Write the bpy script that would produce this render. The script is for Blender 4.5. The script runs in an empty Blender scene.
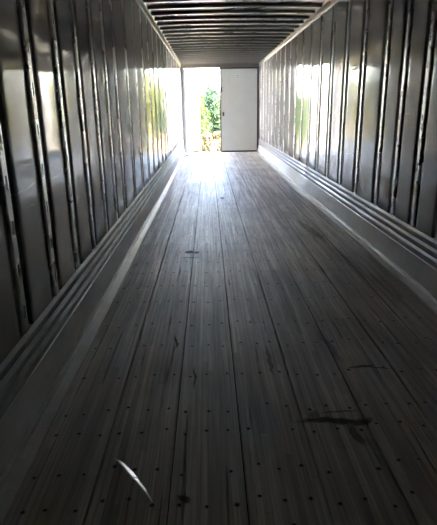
import bpy, math, random
import numpy as np
from mathutils import Matrix, Vector, Euler

random.seed(7)
rng = np.random.default_rng(7)
scene = bpy.context.scene
C = scene.collection

# ------------------------------------------------------------------ camera
F_PX = 495.5
PITCH, YAW, ROLL = math.radians(17.25), math.radians(0.904), math.radians(-0.932)
CAM_Z = 1.41
cp, sp = math.cos(PITCH), math.sin(PITCH)
Fv = Vector((math.sin(YAW) * cp, math.cos(YAW) * cp, -sp))
Rv = Vector((math.cos(YAW), -math.sin(YAW), 0))
Uv = Rv.cross(Fv)
cr, sr = math.cos(ROLL), math.sin(ROLL)
R2 = Rv * cr + Uv * sr
U2 = Uv * cr - Rv * sr
cam_data = bpy.data.cameras.new('camera')
cam = bpy.data.objects.new('camera', cam_data)
C.objects.link(cam)
cam.matrix_world = Matrix(((R2.x, U2.x, -Fv.x, 0), (R2.y, U2.y, -Fv.y, 0), (R2.z, U2.z, -Fv.z, CAM_Z), (0, 0, 0, 1)))
cam_data.sensor_fit = 'VERTICAL'
cam_data.sensor_height = 24.0
cam_data.lens = F_PX / 525 * 24.0
cam_data.clip_start = 0.02
cam_data.clip_end = 500
scene.camera = cam

# ------------------------------------------------------------------ sky, sun, exposure
SKY_STRENGTH = 1.4
SUN_STRENGTH = 2.2
EXPOSURE = 3.8
world = bpy.data.worlds.new('sky')
scene.world = world
world.use_nodes = True
wn, wl = world.node_tree.nodes, world.node_tree.links
wn.clear()
sky = wn.new('ShaderNodeTexSky')
sky.sky_type = 'NISHITA'
sky.sun_disc = False
sky.sun_elevation = math.radians(48)
sky.sun_rotation = math.radians(130)
sky.air_density = 0.8
sky.dust_density = 5.0
sky.ozone_density = 0.5
bg = wn.new('ShaderNodeBackground')
bg.inputs['Strength'].default_value = SKY_STRENGTH
wo = wn.new('ShaderNodeOutputWorld')
wl.new(sky.outputs['Color'], bg.inputs['Color'])
wl.new(bg.outputs['Background'], wo.inputs['Surface'])

sun_data = bpy.data.lights.new('sun', 'SUN')
sun_data.energy = SUN_STRENGTH
sun_data.angle = math.radians(0.6)
sun_data.color = (1.0, 0.95, 0.86)
sun = bpy.data.objects.new('sun', sun_data)
C.objects.link(sun)
sun.rotation_euler = Euler((math.radians(48), 0, math.radians(50)))   # high, from behind the trailer and its right side

vs = scene.view_settings
vs.view_transform = 'Standard'
vs.look = 'None'
vs.gamma = 1.0
vs.use_curve_mapping = False
vs.exposure = EXPOSURE
cy = scene.cycles
cy.max_bounces = 32
cy.diffuse_bounces = 10
cy.glossy_bounces = 28
cy.transmission_bounces = 6
cy.sample_clamp_indirect = 20
cy.use_denoising = True

# ------------------------------------------------------------------ dimensions
XL, XR = -0.857, 1.690          # faces of the side walls
ZC = 2.81                       # roof skin
Y0, YE = -0.75, 17.1            # nose wall, rear frame
FL, FR = -0.772, 1.600          # edges of the wooden floor
KICK = 0.44                     # top of the scuff plate
POSTS = [2.11 + 0.48 * k for k in range(-5, 7)]
y = POSTS[-1] + 0.72
while y < YE - 0.3:
    POSTS.append(y)
    y += 0.72

# ------------------------------------------------------------------ material helpers
def new_mat(name):
    m = bpy.data.materials.new(name)
    m.use_nodes = True
    nt = m.node_tree
    b = nt.nodes['Principled BSDF']
    return m, nt, b

def node(nt, t, **kw):
    n = nt.nodes.new(t)
    for k, v in kw.items():
        if k.startswith('_'):
            setattr(n, k[1:], v)
        else:
            n.inputs[k.replace('__', ' ')].default_value = v
    return n

def ramp(nt, src, stops):
    r = nt.nodes.new('ShaderNodeValToRGB')
    els = r.color_ramp.elements
    while len(els) < len(stops):
        els.new(0.5)
    for e, (p, c) in zip(els, stops):
        e.position = p
        e.color = (c[0], c[1], c[2], 1) if isinstance(c, (tuple, list)) else (c, c, c, 1)
    nt.links.new(src, r.inputs['Fac'])
    return r.outputs['Color']

def math_n(nt, op, a, b=None, clamp=False):
    n = nt.nodes.new('ShaderNodeMath')
    n.operation = op
    n.use_clamp = clamp
    for i, v in enumerate((a, b)):
        if v is None:
            continue
        if isinstance(v, (int, float)):
            n.inputs[i].default_value = v
        else:
            nt.links.new(v, n.inputs[i])
    return n.outputs[0]

def mapped_pos(nt, scale=(1, 1, 1), loc=(0, 0, 0)):
    g = nt.nodes.new('ShaderNodeNewGeometry')
    mp = nt.nodes.new('ShaderNodeMapping')
    mp.inputs['Scale'].default_value = scale
    mp.inputs['Location'].default_value = loc
    nt.links.new(g.outputs['Position'], mp.inputs['Vector'])
    return mp.outputs['Vector']

def noise(nt, vec, scale, detail=3, rough=0.55, dist=0.0):
    n = nt.nodes.new('ShaderNodeTexNoise')
    n.inputs['Scale'].default_value = scale
    n.inputs['Detail'].default_value = detail
    n.inputs['Roughness'].default_value = rough
    n.inputs['Distortion'].default_value = dist
    nt.links.new(vec, n.inputs['Vector'])
    return n.outputs['Fac']

def mix_col(nt, fac, a, b, blend='MIX'):
    n = nt.nodes.new('ShaderNodeMix')
    n.data_type = 'RGBA'
    n.blend_type = blend
    for sock, v in ((n.inputs[0], fac), (n.inputs[6], a), (n.inputs[7], b)):
        if isinstance(v, (int, float)):
            sock.default_value = v
        elif isinstance(v, (tuple, list)):
            sock.default_value = (v[0], v[1], v[2], 1)
        else:
            nt.links.new(v, sock)
    return n.outputs[2]

def bump(nt, height, strength, dist, normal=None):
    n = nt.nodes.new('ShaderNodeBump')
    n.inputs['Strength'].default_value = strength
    n.inputs['Distance'].default_value = dist
    nt.links.new(height, n.inputs['Height'])
    if normal is not None:
        nt.links.new(normal, n.inputs['Normal'])
    return n.outputs['Normal']

SCRAPES = [(-0.857, 2.22, 1.063, 0.097, 0.0), (-0.857, 2.405, 1.071, 0.088, 5.5), (-0.857, 2.382, 1.175, 0.086, -3.0),
           (-0.857, 2.791, 1.058, 0.095, 0.9), (-0.857, 2.396, 0.978, 0.042, -4.1), (1.69, 5.231, 0.82, 0.065, 16.1),
           (1.69, 5.139, 0.819, 0.033, -31.6), (1.69, 6.126, 0.861, 0.135, -8.5), (1.69, 5.899, 0.861, 0.095, 11.9),
           (1.69, 5.465, 0.887, 0.071, -18.1), (1.69, 4.795, 0.887, 0.101, 22.0), (1.69, 4.53, 1.429, 0.05, 23.9),
           (1.69, 4.338, 1.341, 0.05, -5.7), (1.69, 4.21, 1.343, 0.029, 31.5)]

def metal(name, col, rough, metallic=1.0, var=0.12, wave=None, dirt=0.0, scratch=False, haze=0.0):
    m, nt, b = new_mat(name)
    p = mapped_pos(nt)
    n1 = noise(nt, p, 2.3, 5, 0.6)
    n2 = noise(nt, mapped_pos(nt, (1, 30, 1.5)), 3.0, 4, 0.6)
    f = math_n(nt, 'ADD', math_n(nt, 'MULTIPLY', n1, 0.6), math_n(nt, 'MULTIPLY', n2, 0.4))
    lo = tuple(c * (1 - var) for c in col)
    hi = tuple(min(1, c * (1 + var)) for c in col)
    colr = ramp(nt, f, [(0.3, lo), (0.7, hi)])
    rr = ramp(nt, n1, [(0.3, rough * 0.7), (0.72, rough * 1.35)])
    nrm = None
    if wave:
        amp_h, amp_v = wave
        wv = noise(nt, mapped_pos(nt, (1, 0.9, 9.0)), 1.0, 2, 0.5)
        nrm = bump(nt, wv, 1.0, amp_h)
        wv2 = noise(nt, mapped_pos(nt, (1, 14.0, 0.8)), 1.0, 2, 0.5)
        nrm = bump(nt, wv2, 1.0, amp_v, nrm)
    smask = None
    if scratch:                                 # pale scrapes, each a thin streak on its sheet
        wn_ = nt.nodes.new('ShaderNodeTexNoise')
        wn_.inputs['Scale'].default_value = 14.0
        nt.links.new(p, wn_.inputs['Vector'])
        w1 = nt.nodes.new('ShaderNodeVectorMath'); w1.operation = 'MULTIPLY_ADD'
        w1.inputs[1].default_value = (0.0, 0.03, 0.03)
        nt.links.new(wn_.outputs['Color'], w1.inputs[0])
        nt.links.new(p, w1.inputs[2])
        for (sx_, sy_, sz_, hl, rot) in SCRAPES:
            mp = nt.nodes.new('ShaderNodeMapping')
            mp.vector_type = 'TEXTURE'
            mp.inputs['Location'].default_value = (sx_, sy_ + 0.015, sz_ + 0.015)
            mp.inputs['Rotation'].default_value = (math.radians(rot), 0, 0)
            mp.inputs['Scale'].default_value = (0.3, hl * 1.1, 0.006)
            nt.links.new(w1.outputs[0], mp.inputs['Vector'])
            ln = nt.nodes.new('ShaderNodeVectorMath'); ln.operation = 'LENGTH'
            nt.links.new(mp.outputs['Vector'], ln.inputs[0])
            mr = nt.nodes.new('ShaderNodeMapRange')
            mr.inputs['From Min'].default_value = 1.2
            mr.inputs['From Max'].default_value = 0.5
            mr.inputs['To Max'].default_value = 0.6
            nt.links.new(ln.outputs['Value'], mr.inputs['Value'])
            smask = mr.outputs[0] if smask is None else math_n(nt, 'MAXIMUM', smask, mr.outputs[0])
        colr = mix_col(nt, smask, colr, (0.97, 0.97, 0.95))
    if dirt:
        d = ramp(nt, noise(nt, mapped_pos(nt, (1, 0.6, 5)), 4.0, 6, 0.7), [(0.45, 0.0), (0.75, 1.0)])
        colr = mix_col(nt, math_n(nt, 'MULTIPLY', d, dirt), colr, (0.11, 0.105, 0.095))
    nt.links.new(colr, b.inputs['Base Color'])
    nt.links.new(rr, b.inputs['Roughness'])
    b.inputs['Metallic'].default_value = metallic
    if nrm is not None:
        nt.links.new(nrm, b.inputs['Normal'])
    if haze:                                    # scuffed film: part of the sheet scatters widely
        b2 = nt.nodes.new('ShaderNodeBsdfPrincipled')
        nt.links.new(colr, b2.inputs['Base Color'])
        b2.inputs['Roughness'].default_value = 0.75
        b2.inputs['Metallic'].default_value = 0.1
        b2.inputs['Specular IOR Level'].default_value = 0.2
        mx = nt.nodes.new('ShaderNodeMixShader')
        mx.inputs[0].default_value = haze
        if smask is not None:
            nt.links.new(math_n(nt, 'MAXIMUM', smask, haze), mx.inputs[0])
        nt.links.new(b.outputs[0], mx.inputs[1]); nt.links.new(b2.outputs[0], mx.inputs[2])
        nt.links.new(mx.outputs[0], nt.nodes['Material Output'].inputs['Surface'])
    return m

def plain(name, col, rough=0.6, metallic=0.0, var=0.1, scale=8.0, sub=None):
    m, nt, b = new_mat(name)
    f = noise(nt, mapped_pos(nt), scale, 4, 0.6)
    c = ramp(nt, f, [(0.3, tuple(x * (1 - var) for x in col)), (0.7, tuple(min(1, x * (1 + var)) for x in col))])
    nt.links.new(c, b.inputs['Base Color'])
    b.inputs['Roughness'].default_value = rough
    b.inputs['Metallic'].default_value = metallic
    return m

M = {}
M['panel'] = metal('liner_sheet', (0.70, 0.685, 0.65), 0.065, 1.0, 0.04, (0.0042, 0.00006), 0.0, True, 0.5)
M['post'] = metal('post_strip', (0.92, 0.92, 0.90), 0.27, 1.0, 0.04)
M['recess_shade'] = plain('shaded_recess_backing', (0.035, 0.034, 0.032), 0.8)  # near-black colour paints in the shade of the grooves beside the posts
M['scuff'] = metal('scuff_plate', (0.84, 0.84, 0.815), 0.5, 0.35, 0.12, (0.001, 0.0004), 0.15)
M['rib'] = metal('scuff_rib', (0.46, 0.46, 0.445), 0.48, 0.3, 0.14, None, 0.2)
M['strip'] = metal('floor_strip', (0.66, 0.64, 0.59), 0.42, 0.55, 0.15, None, 0.3)
M['rail'] = metal('top_rail', (0.55, 0.53, 0.48), 0.40, 1.0, 0.08)
M['roof'] = metal('roof_skin', (0.92, 0.92, 0.89), 0.3, 1.0, 0.04)
M['bow'] = metal('roof_bow', (0.30, 0.30, 0.29), 0.5, 0.6, 0.1)
M['frame'] = metal('rear_frame', (0.22, 0.21, 0.20), 0.55, 0.5, 0.15, None, 0.3)
M['door'] = plain('door_skin', (0.74, 0.76, 0.73), 0.42, 0.0, 0.03, 3.0)
M['rubber'] = plain('rubber', (0.03, 0.03, 0.03), 0.7)
M['dark_metal'] = plain('dark_metal', (0.10, 0.095, 0.09), 0.5, 0.5)
M['nose'] = plain('nose_liner', (0.72, 0.72, 0.69), 0.5, 0.0, 0.05)
M['sticker'] = plain('sticker', (0.82, 0.83, 0.80), 0.5, 0.0, 0.02)
M['ink'] = plain('sticker_print', (0.45, 0.46, 0.45), 0.6, 0.0, 0.05)
M['screw'] = plain('screw_hole', (0.018, 0.016, 0.014), 0.75)
M['screw_rim'] = plain('screw_rim', (0.22, 0.2, 0.18), 0.5)
M['debris'] = plain('black_debris', (0.02, 0.02, 0.02), 0.7)
M['pale'] = plain('pale_scrap', (0.82, 0.80, 0.75), 0.55)
M['subfloor'] = plain('subfloor', (0.02, 0.018, 0.016), 0.9)
M['bark'] = plain('bark', (0.16, 0.11, 0.07), 0.85, 0, 0.3, 12)
M['straw'] = plain('dry_stem', (0.30, 0.235, 0.14), 0.8, 0, 0.2, 12)
M['white_wall'] = plain('white_paint', (0.25, 0.25, 0.245), 0.55, 0, 0.04, 2)
M['grey_roof'] = plain('grey_roof', (0.4, 0.4, 0.4), 0.7)

# wooden floor: laminated strips, streaks, worn and stained
def floor_material():
    m, nt, b = new_mat('worn_laminated_oak')
    pos = mapped_pos(nt)
    # laminations run along the trailer, each row of them shifted by its own amount
    sep = nt.nodes.new('ShaderNodeSeparateXYZ')
    nt.links.new(pos, sep.inputs[0])
    row = math_n(nt, 'FLOOR', math_n(nt, 'DIVIDE', sep.outputs[0], 0.0297))
    wno = nt.nodes.new('ShaderNodeTexWhiteNoise')
    wno.noise_dimensions = '1D'
    nt.links.new(row, wno.inputs['W'])
    mp = nt.nodes.new('ShaderNodeCombineXYZ')
    nt.links.new(math_n(nt, 'ADD', sep.outputs[1], math_n(nt, 'MULTIPLY', wno.outputs['Value'], 1.35)), mp.inputs[0])
    nt.links.new(sep.outputs[0], mp.inputs[1])
    br = node(nt, 'ShaderNodeTexBrick', Scale=1.0, Mortar__Size=0.0011, Mortar__Smooth=0.3, Bias=0.0, Brick__Width=1.35, Row__Height=0.0297)
    br.offset = 0.0
    br.inputs['Color1'].default_value = (0.0, 0.0, 0.0, 1)
    br.inputs['Color2'].default_value = (1.0, 1.0, 1.0, 1)
    br.inputs['Mortar'].default_value = (0.5, 0.5, 0.5, 1)
    nt.links.new(mp.outputs['Vector'], br.inputs['Vector'])
    streak = noise(nt, mapped_pos(nt, (60, 1.1, 1)), 1.0, 5, 0.62)
    streak2 = noise(nt, mapped_pos(nt, (14, 0.7, 1)), 1.0, 4, 0.6)
    patch = noise(nt, mapped_pos(nt, (1.6, 0.9, 1)), 1.0, 4, 0.6)
    f = math_n(nt, 'ADD', math_n(nt, 'MULTIPLY', streak, 0.48), math_n(nt, 'MULTIPLY', streak2, 0.34))
    f = math_n(nt, 'ADD', f, math_n(nt, 'MULTIPLY', br.outputs['Color'], 0.11))
    f = math_n(nt, 'ADD', f, math_n(nt, 'MULTIPLY', math_n(nt, 'SUBTRACT', patch, 0.5), 0.35))
    col = ramp(nt, f, [(0.28, (0.24, 0.20, 0.16)), (0.46, (0.50, 0.43, 0.355)), (0.62, (0.82, 0.73, 0.62))])
    # joints between laminations
    col = mix_col(nt, math_n(nt, 'MULTIPLY', br.outputs['Fac'], 0.4), col, (0.03, 0.026, 0.022))
    # long dark cracks
    ck = ramp(nt, noise(nt, mapped_pos(nt, (26, 0.9, 1), (3, 7, 0)), 1.0, 3, 0.6), [(0.30, 1.0), (0.37, 0.0)])
    col = mix_col(nt, math_n(nt, 'MULTIPLY', ck, 0.4), col, (0.022, 0.019, 0.016))
    # gouges and stains, each with its own shape: centre, half axes, turn
    warp = nt.nodes.new('ShaderNodeTexNoise')
    warp.inputs['Scale'].default_value = 9.0
    warp.inputs['Detail'].default_value = 4
    nt.links.new(pos, warp.inputs['Vector'])
    wsub = nt.nodes.new('ShaderNodeVectorMath'); wsub.operation = 'SUBTRACT'
    wsub.inputs[1].default_value = (0.5, 0.5, 0.5)
    nt.links.new(warp.outputs['Color'], wsub.inputs[0])
    wsc = nt.nodes.new('ShaderNodeVectorMath'); wsc.operation = 'SCALE'
    wsc.inputs['Scale'].default_value = 0.07
    nt.links.new(wsub.outputs[0], wsc.inputs[0])
    wadd = nt.nodes.new('ShaderNodeVectorMath'); wadd.operation = 'ADD'
    nt.links.new(pos, wadd.inputs[0]); nt.links.new(wsc.outputs[0], wadd.inputs[1])
    total = None
    marks = [(-0.215, 4.93, 0.045, 0.06, 0, 1.0), (-0.15, 4.90, 0.03, 0.04, 0, 0.9), (-0.21, 4.72, 0.09, 0.018, 0, 0.55),
             (0.55, 1.995, 0.15, 0.024, -4, 1.0), (0.68, 1.985, 0.07, 0.02, 12, 0.9), (0.635, 1.90, 0.022, 0.075, 12, 0.8),
             (0.48, 2.045, 0.03, 0.03, 0, 0.6), (0.62, 2.065, 0.1, 0.007, 3, 0.7),
             (0.86, 2.495, 0.055, 0.014, 5, 0.95), (0.93, 2.475, 0.07, 0.007, -8, 0.8), (0.80, 2.49, 0.03, 0.008, 0, 0.7),
             (0.205, 8.12, 0.03, 0.09, 0, 1.0), (-0.118, 1.525, 0.028, 0.012, -25, 0.95),
             (1.20, 5.8, 0.05, 0.5, 6, 0.55), (1.30, 4.45, 0.05, 0.45, 5, 0.3), (1.42, 3.75, 0.035, 0.4, 2, 0.2),
             (0.72, 2.75, 0.02, 0.22, 8, 0.45), (0.33, 2.6, 0.012, 0.16, 0, 0.6), (-0.10, 2.42, 0.006, 0.11, 0, 0.9), (-0.235, 2.86, 0.007, 0.09, 0, 0.9)]
    for (cx, cyy, rx, ry, rot, st) in marks:
        s1 = nt.nodes.new('ShaderNodeMapping')
        s1.vector_type = 'TEXTURE'
        s1.inputs['Location'].default_value = (cx, cyy, 0)
        s1.inputs['Rotation'].default_value = (0, 0, math.radians(rot))
        s1.inputs['Scale'].default_value = (rx, ry, 5.0)
        nt.links.new(wadd.outputs[0], s1.inputs['Vector'])
        ln = nt.nodes.new('ShaderNodeVectorMath'); ln.operation = 'LENGTH'
        nt.links.new(s1.outputs['Vector'], ln.inputs[0])
        mr = nt.nodes.new('ShaderNodeMapRange')
        mr.inputs['From Min'].default_value = 1.25
        mr.inputs['From Max'].default_value = 0.7
        mr.inputs['To Min'].default_value = 0.0
        mr.inputs['To Max'].default_value = st
        nt.links.new(ln.outputs['Value'], mr.inputs['Value'])
        total = mr.outputs[0] if total is None else math_n(nt, 'MAXIMUM', total, mr.outputs[0])
    col = mix_col(nt, math_n(nt, 'MULTIPLY', total, 0.9), col, (0.012, 0.010, 0.009))
    nt.links.new(col, b.inputs['Base Color'])
    rg = ramp(nt, f, [(0.3, 0.54), (0.72, 0.40)])
    rg = mix_col(nt, math_n(nt, 'MAXIMUM', total, ck), rg, (0.8, 0.8, 0.8))
    nt.links.new(rg, b.inputs['Roughness'])
    b.inputs['Specular IOR Level'].default_value = 0.65
    hgt = math_n(nt, 'SUBTRACT', math_n(nt, 'MULTIPLY', f, 0.8), math_n(nt, 'MULTIPLY', br.outputs['Fac'], 0.5))
    hgt = math_n(nt, 'SUBTRACT', hgt, math_n(nt, 'MULTIPLY', total, 0.35))
    hgt = math_n(nt, 'SUBTRACT', hgt, math_n(nt, 'MULTIPLY', ck, 0.6))
    nt.links.new(bump(nt, hgt, 0.9, 0.015), b.inputs['Normal'])
    return m
M['wood'] = floor_material()

def leaf_mat(name, a, bcol):
    m, nt, b = new_mat(name)
    f = noise(nt, mapped_pos(nt), 3.5, 3)
    f2 = noise(nt, mapped_pos(nt), 22.0, 2)
    c = ramp(nt, math_n(nt, 'ADD', math_n(nt, 'MULTIPLY', f, 0.5), math_n(nt, 'MULTIPLY', f2, 0.5)), [(0.38, a), (0.62, bcol)])
    nt.links.new(c, b.inputs['Base Color'])
    b.inputs['Roughness'].default_value = 0.5
    tr = nt.nodes.new('ShaderNodeBsdfTranslucent')
    nt.links.new(c, tr.inputs['Color'])
    mx = nt.nodes.new('ShaderNodeMixShader')
    mx.inputs[0].default_value = 0.35
    out = nt.nodes['Material Output']
    nt.links.new(b.outputs[0], mx.inputs[1]); nt.links.new(tr.outputs[0], mx.inputs[2])
    nt.links.new(mx.outputs[0], out.inputs['Surface'])
    return m
M['leaf_green'] = leaf_mat('leaf_green', (0.013, 0.036, 0.004), (0.046, 0.085, 0.009))
M['leaf_yellow'] = leaf_mat('leaf_yellow', (0.036, 0.048, 0.002), (0.125, 0.12, 0.005))
M['leaf_blue'] = leaf_mat('leaf_blue_green', (0.011, 0.030, 0.012), (0.034, 0.066, 0.028))
M['leaf_dry'] = leaf_mat('leaf_dry', (0.020, 0.018, 0.004), (0.050, 0.042, 0.011))
M['ground'] = plain('dry_grass_ground', (0.20, 0.165, 0.09), 0.95, 0, 0.35, 1.5)

# ------------------------------------------------------------------ mesh helpers
def mesh_from(name, v, f, mat, smooth=False):
    me = bpy.data.meshes.new(name)
    me.from_pydata([tuple(p) for p in v], [], [tuple(q) for q in f])
    me.materials.append(mat)
    if smooth:
        me.polygons.foreach_set('use_smooth', [True] * len(me.polygons))
    me.update()
    return me

def add(name, me, parent=None, loc=(0, 0, 0), kind=None, label=None, cat=None, group=None):
    o = bpy.data.objects.new(name, me)
    C.objects.link(o)
    o.location = loc
    if parent is not None:
        o.parent = parent
    for k, v in (('kind', kind), ('label', label), ('category', cat), ('group', group)):
        if v:
            o[k] = v
    return o

def box_vf(x0, x1, y0, y1, z0, z1, ofs=0):
    v = [(x0, y0, z0), (x1, y0, z0), (x1, y1, z0), (x0, y1, z0), (x0, y0, z1), (x1, y0, z1), (x1, y1, z1), (x0, y1, z1)]
    f = [(0, 3, 2, 1), (4, 5, 6, 7), (0, 1, 5, 4), (1, 2, 6, 5), (2, 3, 7, 6), (3, 0, 4, 7)]
    return v, [tuple(i + ofs for i in q) for q in f]

def boxes(name, lst, mat, bevel=0.0):
    import bmesh
    v, f = [], []
    for b in lst:
        bv, bf = box_vf(*b, ofs=len(v))
        v += bv; f += bf
    me = mesh_from(name, v, f, mat)
    if bevel:
        bm = bmesh.new(); bm.from_mesh(me)
        bmesh.ops.bevel(bm, geom=list(bm.edges), offset=bevel, segments=2, profile=0.5, affect='EDGES', clamp_overlap=True)
        bm.to_mesh(me); bm.free()
    return me

def extrude_y(name, prof, ys, mat, closed=True, xfun=None, smooth=False, cap=True):
    """profile of (x, z) points swept along y; xfun(y) adds a sideways offset"""
    n = len(prof)
    v, f = [], []
    for yy in ys:
        dx = xfun(yy) if xfun else 0
        v += [(px + dx, yy, pz) for px, pz in prof]
    m = n if closed else n - 1
    for i in range(len(ys) - 1):
        for j in range(m):
            a, b2 = i * n + j, i * n + (j + 1) % n
            f.append((a, b2, b2 + n, a + n))
    if closed and cap:
        f.append(tuple(range(n))[::-1])
        f.append(tuple(range((len(ys) - 1) * n, len(ys) * n)))
    me = mesh_from(name, v, f, mat, smooth)
    import bmesh
    bm = bmesh.new(); bm.from_mesh(me)
    bmesh.ops.recalc_face_normals(bm, faces=bm.faces[:])
    bm.to_mesh(me); bm.free()
    return me

def tube_vf(pts, radii, seg=6, ofs=0):
    v, f = [], []
    pts = [Vector(p) for p in pts]
    for i, p in enumerate(pts):
        t = (pts[min(i + 1, len(pts) - 1)] - pts[max(i - 1, 0)]).normalized()
        u = t.orthogonal().normalized(); w = t.cross(u)
        for k in range(seg):
            a = 2 * math.pi * k / seg
            v.append(p + (u * math.cos(a) + w * math.sin(a)) * radii[i])
    for i in range(len(pts) - 1):
        for k in range(seg):
            a, b2 = i * seg + k, i * seg + (k + 1) % seg
            f.append(tuple(x + ofs for x in (a, b2, b2 + seg, a + seg)))
    f.append(tuple(ofs + k for k in range(seg))[::-1])
    f.append(tuple(ofs + (len(pts) - 1) * seg + k for k in range(seg)))
    return v, f

# ------------------------------------------------------------------ floor
floor = add('floor', boxes('subfloor', [(XL - 0.03, XR + 0.03, Y0, YE, -0.16, -0.035)], M['subfloor']), kind='structure', label='worn dark laminated wood trailer floor')
NP = 8
pw = (FR - FL) / NP
gap = 0.007
pm = boxes('plank', [(gap / 2, pw - gap / 2, Y0, YE, -0.034, 0.0)], M['wood'], 0.003)
for k in range(NP):
    add('plank', pm, floor, (FL + k * pw, 0, random.uniform(-0.0012, 0.0)))
# screws: rows across the planks over the cross members
rows = [1.18, 1.35, 1.498, 1.679, 1.935, 2.117, 2.443, 2.801, 3.126, 3.552]
yy = 3.9
while yy < 16.9:
    rows.append(yy)
    yy += 0.36 if len(rows) % 2 else 0.30
hv, hf, rv, rf = [], [], [], []
for r_i, yr in enumerate(rows):
    for k in range(NP):
        for j in range(3):
            x = FL + k * pw + pw * (0.17 + 0.33 * j) + random.uniform(-0.012, 0.012)
            yj = yr + random.uniform(-0.022, 0.022) + (0.02 if (k % 2) else -0.012)
            if random.random() < 0.06:
                continue
            r = random.uniform(0.0055, 0.0075)
            if yr > 5:
                r *= 0.9
            b0 = len(hv)
            hv += [(x + r * math.cos(a * math.pi / 4), yj + r * math.sin(a * math.pi / 4), 0.0007) for a in range(8)]
            hf.append(tuple(range(b0, b0 + 8)))
            b0 = len(rv)
            for rad, z in ((r, 0.0006), (r * 1.35, 0.0014), (r * 1.6, 0.0001)):
                rv += [(x + rad * math.cos(a * math.pi / 4), yj + rad * math.sin(a * math.pi / 4), z) for a in range(8)]
            for ring in range(2):
                for a in range(8):
                    p0 = b0 + ring * 8 + a; p1 = b0 + ring * 8 + (a + 1) % 8
                    rf.append((p0, p1, p1 + 8, p0 + 8))
add('screw_holes', mesh_from('screw_holes', hv, hf, M['screw']), floor, kind='stuff')
add('screw_rims', mesh_from('screw_rims', rv, rf, M['screw_rim']), floor, kind='stuff')

# metal strips along both edges of the floor
def bow_r(yy):
    return -0.085 / (1 + math.exp(-(yy - 7.9) * 1.5)) - 0.035 * math.exp(-((yy - 8.8) / 1.0) ** 2)
def bow_l(yy):
    return 0.05 / (1 + math.exp(-(yy - 7.2) * 1.4))
ys_dense = list(np.arange(Y0, YE + 0.01, 0.25))
add('trim_1', extrude_y('floor_strip', [(FL - 0.002, -0.03), (FL + 0.004, 0.005), (FL - 0.052, 0.014), (FL - 0.060, 0.029), (XL - 0.005, 0.032), (XL - 0.005, -0.03)], ys_dense, M['strip']),
    kind='structure', label='pale metal strip along the left edge of the floor')
add('trim_2', extrude_y('floor_strip', [(FR + 0.002, -0.03), (FR - 0.004, 0.005), (FR + 0.054, 0.013), (FR + 0.062, 0.030), (FR + 0.080, 0.034), (XR + 0.03, 0.04), (XR + 0.03, -0.03)], ys_dense, M['strip'], xfun=lambda q: bow_r(q) * 0.7),
    kind='structure', label='bowed pale metal strip along the right edge of the floor')

# ------------------------------------------------------------------ side walls
STRIP_W, GROOVE = 0.070, 0.050
DEPTH = 0.035
ZT = 2.70
def panel_mesh(w, h):
    ny, nz = 8, 16
    v, f = [], []
    for i in range(ny + 1):
        for j in range(nz + 1):
            t = i / ny
            bulge = 0.0002 * math.sin(math.pi * t) ** 2 + 0.0003 * math.sin(math.pi * j / nz * 5 + 1.3 * t)* math.sin(math.pi * t)
            v.append((bulge, t * w, h * j / nz))
    for i in range(ny):
        for j in range(nz):
            a = i * (nz + 1) + j
            f.append((a, a + nz + 1, a + nz + 2, a + 1))
    nsm = len(f)
    b0 = len(v)
    v += [(-DEPTH, 0, 0), (-DEPTH, 0, h), (-DEPTH, w, 0), (-DEPTH, w, h)]
    f.append(tuple([j for j in range(nz + 1)] + [b0 + 1, b0]))
    f.append(tuple([ny * (nz + 1) + j for j in range(nz + 1)][::-1] + [b0 + 2, b0 + 3]))
    f.append(tuple([i * (nz + 1) for i in range(ny + 1)][::-1] + [b0, b0 + 2]))
    me = mesh_from('panel', v, f, M['panel'])
    sm = [True] * nsm + [False] * 3
    me.polygons.foreach_set('use_smooth', sm)
    return me

def post_mesh(h):
    """flat strip, folded edges, with a column of open slots"""
    hw, sw = STRIP_W / 2, 0.009
    zs = [0.0]
    z = 0.07
    while z + 0.06 < h - 0.03:
        zs += [z, z + 0.06]
        z += 0.195
    zs.append(h)
    ysx = [-hw, -hw + 0.010, -sw, sw, hw - 0.010, hw]
    xs = [-0.006, 0.003, 0.003, 0.003, 0.003, -0.006]
    v, f = [], []
    for z in zs:
        v += [(xs[i], ysx[i], z) for i in range(6)]
    for j in range(len(zs) - 1):
        for i in range(5):
            if i == 2 and j % 2 == 1:
                continue
            a = j * 6 + i
            f.append((a, a + 1, a + 7, a + 6))
    b0 = len(v)
    v += [(-DEPTH, -hw, 0), (-DEPTH, -hw, h), (-DEPTH, hw, 0), (-DEPTH, hw, h)]
    f.append((0, (len(zs) - 1) * 6, b0 + 1, b0))
    f.append(((len(zs) - 1) * 6 + 5, 5, b0 + 2, b0 + 3))
    return mesh_from('post', v, f, M['post'])

def mirrored(me):
    m2 = me.copy()
    for vv in m2.vertices:
        vv.co.x = -vv.co.x
    m2.flip_normals()
    return m2

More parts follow.
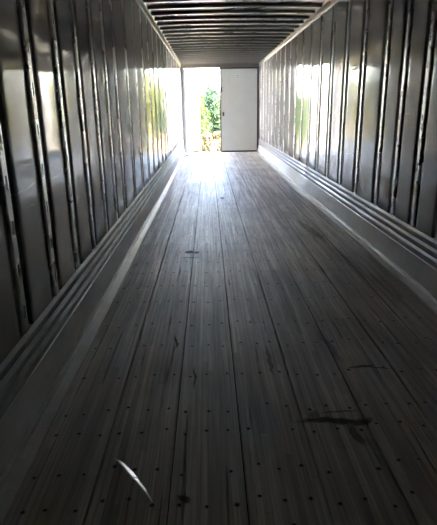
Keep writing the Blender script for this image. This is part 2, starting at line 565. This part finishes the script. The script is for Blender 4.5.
wall_h = ZT - KICK
pmesh = {}
post_m = {1: post_mesh(wall_h)}
post_m[-1] = mirrored(post_m[1])
edges = []
for k in range(len(POSTS) + 1):
    a = Y0 if k == 0 else POSTS[k - 1] + STRIP_W / 2 + GROOVE
    b = YE - 0.02 if k == len(POSTS) else POSTS[k] - STRIP_W / 2 - GROOVE
    edges.append((a, b))
walls = {}
for side, sx, X, nm in (('left', 1, XL, 'wall_left'), ('right', -1, XR, 'wall_right')):
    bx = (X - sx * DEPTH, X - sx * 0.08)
    w = add(nm, boxes(nm, [(min(bx), max(bx), Y0, YE, -0.1, ZC + 0.05)], M['recess_shade']), kind='structure',
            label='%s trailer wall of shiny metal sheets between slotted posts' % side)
    walls[side] = w
    for (a, b) in edges:
        key = (round(b - a, 3), sx)
        if key not in pmesh:
            base = panel_mesh(b - a, wall_h)
            pmesh[(key[0], 1)] = base
            pmesh[(key[0], -1)] = mirrored(base)
        po = add('panel', pmesh[key], w, (X, a, KICK))
        po.rotation_euler.z = random.uniform(-0.0025, 0.0025)
    for yp in POSTS:
        add('post', post_m[sx], w, (X, yp, KICK))
    # scuff plate: flat lower sheet in sections, three pressed ribs above it
    secs = [Y0, 2.9, 6.15, 9.4, 12.6, YE - 0.02]
    for k in range(5):
        a, b = secs[k], secs[k + 1] + (0.03 if k < 4 else 0)
        off = 0.0015 * (k % 2)
        bf = (lambda q: bow_r(q) * 0.75) if side == 'right' else None
        n = max(2, int((b - a) / 0.3))
        ysx = [a + (b - a) * i / n for i in range(n + 1)]
        # the foot of the sheet leans in with the floor strip, its top stays at the wall
        v, f = [], []
        for q in ysx:
            foot = (bow_r(q) * 0.62 if side == 'right' else bow_l(q) * 0.4)
            for (xx, zz, lean) in ((0.0, 0.235, 0.0), (0.006 + off, 0.228, 0.0), (0.006 + off, 0.12, 0.5), (0.008 + off, 0.02, 1.0), (0.000, 0.015, 1.0)):
                v.append((X + sx * xx + foot * lean, q, zz))
        for i in range(n):
            for j in range(4):
                p = i * 5 + j
                f.append((p, p + 1, p + 6, p + 5) if sx > 0 else (p, p + 5, p + 6, p + 1))
        add('scuff_sheet', mesh_from('scuff_sheet', v, f, M['scuff'], False), w)
    for r in range(3):
        z0 = 0.236 + r * 0.068
        prof = []
        d, e = 0.015, 0.003
        pts = [(0.0, z0), (e, z0 + 0.004), (d, z0 + 0.020), (d, z0 + 0.048), (e, z0 + 0.062), (0.0, z0 + 0.066)]
        prof = [(X + sx * (px - 0.002), pz) for px, pz in pts] + [(X - sx * 0.03, z0 + 0.066), (X - sx * 0.03, z0)]
        add('rib', extrude_y('rib', prof, [Y0, YE - 0.02], M['rib']), w)
    # top rail
    prof = [(X + sx * 0.012, ZT - 0.01), (X + sx * 0.02, ZT + 0.02), (X + sx * 0.02, ZC - 0.02), (X + sx * 0.045, ZC - 0.006), (X + sx * 0.045, ZC + 0.02), (X - sx * 0.05, ZC + 0.02), (X - sx * 0.05, ZT - 0.01)]
    add('top_rail', extrude_y('top_rail', prof, [Y0, YE], M['rail']), w)

# nose wall behind the camera
add('wall_front', boxes('wall_front', [(XL - 0.08, XR + 0.08, Y0 - 0.06, Y0, -0.15, ZC + 0.1)], M['nose']), kind='structure', label='pale liner of the closed trailer nose')

# ------------------------------------------------------------------ roof
XM = (XL + XR) / 2
def crown(x):
    return 0.018 * (1 - ((x - XM) / 1.27) ** 2)
nx = 12
xs = [XL - 0.07 + (XR - XL + 0.14) * i / nx for i in range(nx + 1)]
v, f = [], []
for zz in (0, 0.03):
    for yy in (Y0 - 0.06, YE + 0.1):
        v += [(x, yy, ZC + crown(x) + zz) for x in xs]
n = nx + 1
for i in range(nx):
    f.append((i, i + n, i + 1 + n, i + 1))
    f.append((2 * n + i, 2 * n + i + 1, 3 * n + i + 1, 3 * n + i))
ceiling = add('ceiling', mesh_from('roof_skin', v, f, M['roof']), kind='structure', label='metal trailer roof skin over closely spaced cross bows')
BD, BW = 0.040, 0.04
prof = [(-0.045, 0.0), (-BW / 2 - 0.004, -0.004), (-BW / 2, -BD), (BW / 2, -BD), (BW / 2 + 0.004, -0.004), (0.045, 0.0)]
v, f = [], []
xb = [XL + 0.03 + (XR - XL - 0.06) * i / nx for i in range(nx + 1)]
for x in xb:
    v += [(x, py, ZC + crown(x) + pz - 0.001) for py, pz in prof]
for i in range(nx):
    for j in range(5):
        a = i * 6 + j
        f.append((a, a + 6, a + 7, a + 1))
bow_me = mesh_from('roof_bow', v, f, M['bow'])
yb = 7.80 - 0.48 * 17
while yb < YE - 0.1:
    if yb > Y0 + 0.1:
        add('roof_bow', bow_me, ceiling, (0, yb, 0))
    yb += 0.48

# ------------------------------------------------------------------ rear frame and door
frame = add('trim_3', boxes('rear_frame', [(XL - 0.09, XR + 0.09, YE, YE + 0.12, 2.665, ZC + 0.12)], M['frame'], 0.004), kind='structure',
            label='steel header and posts framing the rear doorway')
add('header_lip', boxes('header_lip', [(XL, XR, YE - 0.05, YE + 0.01, 2.70, 2.76)], M['frame'], 0.004), frame)
add('corner_post', boxes('corner_post', [(XL - 0.09, XL + 0.09, YE, YE + 0.12, -0.15, 2.67)], M['frame'], 0.004), frame)
add('corner_post', boxes('corner_post', [(XR - 0.030, XR + 0.09, YE, YE + 0.12, -0.15, 2.67)], M['frame'], 0.004), frame)
add('trim_4', boxes('sill', [(XL - 0.09, XR + 0.09, YE - 0.02, YE + 0.14, -0.2, 0.004)], M['strip'], 0.003), kind='structure', label='metal threshold plate under the rear doorway')

DX0, DX1 = 0.43, 1.655
door = add('door_1', boxes('door_leaf', [(DX0, DX1, YE + 0.045, YE + 0.10, 0.012, 2.66)], M['door'], 0.004), kind='structure', label='pale grey closed right rear door of the trailer')
add('door_gasket', boxes('door_gasket', [(DX0 - 0.02, DX0 + 0.012, YE + 0.035, YE + 0.105, 0.012, 2.66)], M['rubber']), door)
add('door_gasket', boxes('door_gasket', [(DX1 - 0.025, DX1 + 0.012, YE + 0.035, YE + 0.105, 0.012, 2.66)], M['rubber']), door)
add('door_gasket', boxes('door_gasket', [(DX0, DX1, YE + 0.035, YE + 0.105, 0.005, 0.045)], M['rubber']), door)
add('door_gasket', boxes('door_gasket', [(DX0, DX1, YE + 0.035, YE + 0.105, 2.635, 2.665)], M['rubber']), door)
latch = add('latch_plate', boxes('latch_plate', [(DX0 + 0.05, DX0 + 0.11, YE + 0.025, YE + 0.05, 1.17, 1.30)], M['dark_metal'], 0.004), door)
add('latch_bolt', boxes('latch_bolt', [(DX0 + 0.065, DX0 + 0.095, YE + 0.0, YE + 0.03, 1.21, 1.26)], M['dark_metal'], 0.004), latch)
add('door_catch', boxes('door_catch', [(DX0 - 0.02, DX0 + 0.05, YE + 0.02, YE + 0.05, 1.92, 2.08)], M['dark_metal'], 0.004), door)
st = add('sticker', boxes('sticker', [(0.92, 1.06, YE + 0.043, YE + 0.0455, 2.33, 2.46)], M['sticker']), door)
for z in (2.365, 2.42):
    add('printed_line', boxes('printed_line', [(0.935, 1.045, YE + 0.042, YE + 0.0435, z, z + 0.016)], M['ink']), st)

# left rear door, swung outwards, sunlit
HX, HY = XL + 0.075, YE + 0.13
d2 = add('door_2', boxes('door_leaf', [(0, 1.36, -0.055, 0.0, 0.012, 2.66)], M['white_wall'], 0.004), None, (HX, HY, 0), 'structure', 'white sunlit left rear door standing open')
d2.rotation_euler.z = math.radians(71.5)
add('door_gasket', boxes('door_gasket', [(1.345, 1.375, -0.06, 0.005, 0.012, 2.66)], M['white_wall']), d2)
for z in (0.42, 0.56):
    add('door_bolt', boxes('door_bolt', [(0.40, 0.47, -0.075, -0.054, z, z + 0.07)], M['grey_roof'], 0.004), d2)
for z in (0.3, 1.3, 2.3):
    add('hinge', boxes('hinge', [(-0.03, 0.06, -0.02, 0.02, z, z + 0.16)], M['frame'], 0.004), d2)

# ------------------------------------------------------------------ loose things on the floor
# pale splinter, bowed, cracked in the middle
def splinter():
    A, B = Vector((-0.425, 1.762, 0)), Vector((-0.238, 1.512, 0))
    d = (B - A); L = d.length; d.normalize()
    side = Vector((d.y, -d.x, 0))
    root = bpy.data.objects.new('wood_splinter', None); C.objects.link(root)
    root.location = (A + B) / 2
    root['label'] = 'pale bowed splinter snapped across its middle, lying on the dark planks'
    root['category'] = 'splinter'
    def piece(t0, t1, w0, w1):
        n = 14; v, f = [], []
        for i in range(n + 1):
            s = i / n; t = t0 + (t1 - t0) * s
            wd = w0 + (w1 - w0) * s
            wd = wd * (1 + 0.12 * math.sin(17 * t)) + 0.0012
            bend = 0.022 * math.sin(math.pi * t)
            zz = 0.003 + 0.020 * math.sin(math.pi * min(1, t * 1.05)) + 0.004 * math.sin(9 * t)
            c = A + d * (L * t) - side * bend * 0.08 - root.location
            th = 0.0012 + 0.6 * wd
            ring = [(-wd, 0.0), (-wd * .35, th * .55), (wd * .5, th * 1.25), (wd, th * 1.1), (wd * .5, -th * .2), (-wd * .4, -th * .35)]
            v += [c + side * a + Vector((0, 0, zz + b2)) for a, b2 in ring]
        for i in range(n):
            for j in range(6):
                a, b2 = i * 6 + j, i * 6 + (j + 1) % 6
                f.append((a, b2, b2 + 6, a + 6))
        f.append(tuple(range(6))[::-1]); f.append(tuple(range(n * 6, n * 6 + 6)))
        return mesh_from('shard', v, f, M['splinter'])
    add('shard', piece(0.0, 0.22, 0.0015, 0.0095), root)
    add('shard', piece(0.22, 0.56, 0.0095, 0.0108), root)
    add('shard', piece(0.578, 0.82, 0.0100, 0.0060), root)
    add('shard', piece(0.82, 1.0, 0.0060, 0.0015), root)
m, nt, b = new_mat('splinter_wood')
f_ = noise(nt, mapped_pos(nt, (1, 1, 1)), 90.0, 4, 0.7)
nt.links.new(ramp(nt, f_, [(0.3, (0.55, 0.48, 0.38)), (0.5, (0.95, 0.92, 0.86))]), b.inputs['Base Color'])
b.inputs['Roughness'].default_value = 0.3
b.inputs['Metallic'].default_value = 0.85
M['splinter'] = m
splinter()

def lump(name, loc, size, mat, label, cat, group=None, seed=0):
    import bmesh
    bm = bmesh.new()
    bmesh.ops.create_icosphere(bm, subdivisions=2, radius=1)
    rr = random.Random(seed)
    ph = [rr.uniform(0, 6) for _ in range(6)]
    for vv in bm.verts:
        c = vv.co
        s = 1 + 0.25 * math.sin(3 * c.x + ph[0]) + 0.2 * math.sin(4 * c.y + ph[1]) + 0.15 * math.sin(6 * c.z + ph[2])
        vv.co = Vector((c.x * size[0] * s, c.y * size[1] * s, max(-0.02, c.z) * size[2] * s))
    me = bpy.data.meshes.new(name); bm.to_mesh(me); bm.free()
    me.materials.append(mat)
    return add(name, me, None, loc, None, label, cat, group)
lump('rubber_scrap', (-0.70, 15.95, 0.001), (0.065, 0.13, 0.035), M['debris'], 'larger black scrap on the floor by the left corner post of the doorway', 'scrap', None, 1)
lump('rubber_scrap', (-0.56, 16.2, 0.001), (0.055, 0.10, 0.03), M['debris'], 'smaller black scrap just inside the doorway, right of the larger one', 'scrap', None, 2)
lump('rubber_scrap', (-0.74, 15.6, 0.02), (0.05, 0.08, 0.02), M['debris'], 'flat black scrap against the left floor strip near the doorway', 'scrap', None, 5)
lump('paper_scrap', (1.585, 16.5, 0.02), (0.045, 0.07, 0.05), M['pale'], 'small crumpled white scrap at the foot of the closed door', 'scrap', None, 3)

# curled strip torn off the right wall
v, f = [], []
n = 10
for i in range(n + 1):
    t = i / n
    x = XR - 0.03 - 0.07 * math.sin(t * 2.4) ** 2
    yy = 11.45 - 0.6 * t ** 2
    z = 0.62 - 0.20 * t
    for a, bb in ((-0.022, 0), (0.022, 0), (0.022, 0.004), (-0.022, 0.004)):
        v.append((x - bb, yy + a, z))
for i in range(n):
    for j in range(4):
        a, b2 = i * 4 + j, i * 4 + (j + 1) % 4
        f.append((a, b2, b2 + 4, a + 4))
f.append((3, 2, 1, 0)); f.append(tuple(range(n * 4, n * 4 + 4)))
add('torn_strip', mesh_from('torn_strip', v, f, M['pale'], True), None, (0, 0, 0), None, 'curled white strip peeling off the right wall above the ribs', 'strip')

# ------------------------------------------------------------------ outside the doorway
GZ = -1.2
v, f = [], []
n = 24
for i in range(n + 1):
    for j in range(n + 1):
        x = -60 + 120 * i / n; yy = -30 + 140 * j / n
        v.append((x, yy, GZ + 0.08 * math.sin(x * .7) * math.cos(yy * .5)))
for i in range(n):
    for j in range(n):
        a = i * (n + 1) + j
        f.append((a, a + n + 1, a + n + 2, a + 1))
add('ground', mesh_from('ground', v, f, M['ground'], True), kind='structure', label='dry grassy ground outside the trailer')

def leaves(n, centre, radii, size, seed, flat=0.0):
    r = np.random.default_rng(seed)
    d = r.normal(size=(n, 3)); d /= np.linalg.norm(d, axis=1)[:, None]
    rad = r.uniform(0.35, 1.0, n) ** 0.5
    lump_ = 1 + 0.22 * np.sin(5 * d[:, 0] + seed) * np.cos(4 * d[:, 2] + seed * 2) + 0.12 * np.sin(11 * d[:, 1] + seed)
    p = d * (rad * lump_)[:, None] * np.array(radii) + np.array(centre)
    a = r.normal(size=(n, 3)); a /= np.linalg.norm(a, axis=1)[:, None]
    b = np.cross(a, r.normal(size=(n, 3))); b /= np.linalg.norm(b, axis=1)[:, None]
    s = r.uniform(0.6, 1.3, n)[:, None] * size
    mid = np.cross(a, b) * s * 0.15
    q = np.stack([p - a * s, p + b * s * 0.42 + mid, p + a * s, p - b * s * 0.42 + mid], 1).reshape(-1, 3)
    return q
def shrub(name, loc, radii, zc, mat, n, size, seed, label, cat='shrub', group='shrubs outside the doorway', trunk=0.05):
    root = bpy.data.objects.new(name, None); C.objects.link(root)
    root.location = (loc[0], loc[1], GZ)
    root['label'] = label; root['category'] = cat; root['group'] = group
    q = leaves(n, (0, 0, zc), radii, size, seed)
    q[:, 2] = np.maximum(q[:, 2], 0.02)
    add('foliage', mesh_from('foliage', q, np.arange(n * 4).reshape(-1, 4), mat), root)
    rr = random.Random(seed)
    v, f = [], []
    for k in range(5):
        a = rr.uniform(0, 6.28)
        tip = (math.cos(a) * radii[0] * .6, math.sin(a) * radii[1] * .6, zc + radii[2] * rr.uniform(.1, .7))
        pts = [(0, 0, -0.05), (tip[0] * .25, tip[1] * .25, tip[2] * .45), tip]
        tv, tf = tube_vf(pts, [trunk, trunk * .7, trunk * .2], 6, len(v))
        v += tv; f += tf
    add('stems', mesh_from('stems', v, f, M['bark'], True), root)
    return root
shrub('leafy_shrub', (-0.62, 23.4), (0.6, 0.6, 1.35), 1.9, M['leaf_green'], 7000, 0.11, 3, 'bright green leafy shrub behind the edge of the open white door')
shrub('leafy_shrub', (0.22, 25.6), (0.52, 0.6, 1.6), 2.0, M['leaf_blue'], 7000, 0.11, 4, 'blue-green shrub in the middle of the doorway behind dry stems')
shrub('leafy_shrub', (0.15, 22.2), (0.62, 0.45, 0.8), 0.8, M['leaf_dry'], 5000, 0.09, 5, 'low yellowish shrub at the foot of the green shrubs')
shrub('leafy_shrub', (1.12, 23.3), (0.46, 0.8, 1.95), 2.15, M['leaf_yellow'], 6000, 0.12, 6, 'tall yellow-green shrub hidden in part by the closed grey door')
shrub('leafy_shrub', (3.2, 24.6), (1.0, 1.2, 2.5), 2.6, M['leaf_yellow'], 6000, 0.14, 8, 'large yellow-green shrub right of the doorway')
shrub('leafy_shrub', (6.6, 25.2), (1.5, 1.6, 2.8), 2.8, M['leaf_green'], 3000, 0.16, 9, 'broad green shrub farthest right of the doorway')
shrub('leafy_shrub', (-2.6, 25.0), (1.1, 1.1, 2.4), 2.5, M['leaf_yellow'], 3000, 0.14, 10, 'large yellow-green shrub left of the doorway')
shrub('leafy_shrub', (-5.4, 25.0), (1.4, 1.4, 2.7), 2.7, M['leaf_green'], 3000, 0.15, 12, 'broad green shrub farthest left of the doorway')
shrub('leafy_tree', (2.15, 40.0), (1.0, 1.2, 2.3), 2.75, M['leaf_yellow'], 7000, 0.14, 14, 'distant yellow-green tree mirrored in the left wall beside the doorway', 'tree', 'trees beyond the shrubs', 0.1)
# dry stems in front of the shrubs
def stem(base, tip, r, label, seed):
    rr = random.Random(seed)
    b, t = Vector(base), Vector(tip)
    mid = (b + t) / 2 + Vector((rr.uniform(-.12, .12), rr.uniform(-.1, .1), 0.08))
    v, f = tube_vf([(0, 0, -0.05), tuple(mid - b), tuple(t - b)], [r, r * .8, r * .35], 6)
    tv, tf = tube_vf([tuple(mid - b), tuple((mid - b) + Vector((rr.uniform(-.3, .3), 0, rr.uniform(.2, .45))))], [r * .6, r * .25], 5, len(v))
    add('dry_stem', mesh_from('dry_stem', v + tv, f + tf, M['straw'], True), None, base, None, label, 'stem', 'dry stems outside the doorway')
stem((0.50, 20.6, GZ), (0.10, 20.5, 0.45), 0.035, 'leaning dry stem crossing left in front of the shrubs', 1)
stem((0.58, 21.2, GZ), (0.66, 21.2, 0.95), 0.032, 'upright dry stem closest to the closed door edge', 2)
stem((0.02, 20.9, GZ), (0.40, 21.0, 0.20), 0.03, 'dry stem leaning right, low in the doorway', 3)
stem((-0.20, 20.7, GZ), (-0.30, 20.6, 0.20), 0.026, 'short dry stem nearest the open white door', 4)
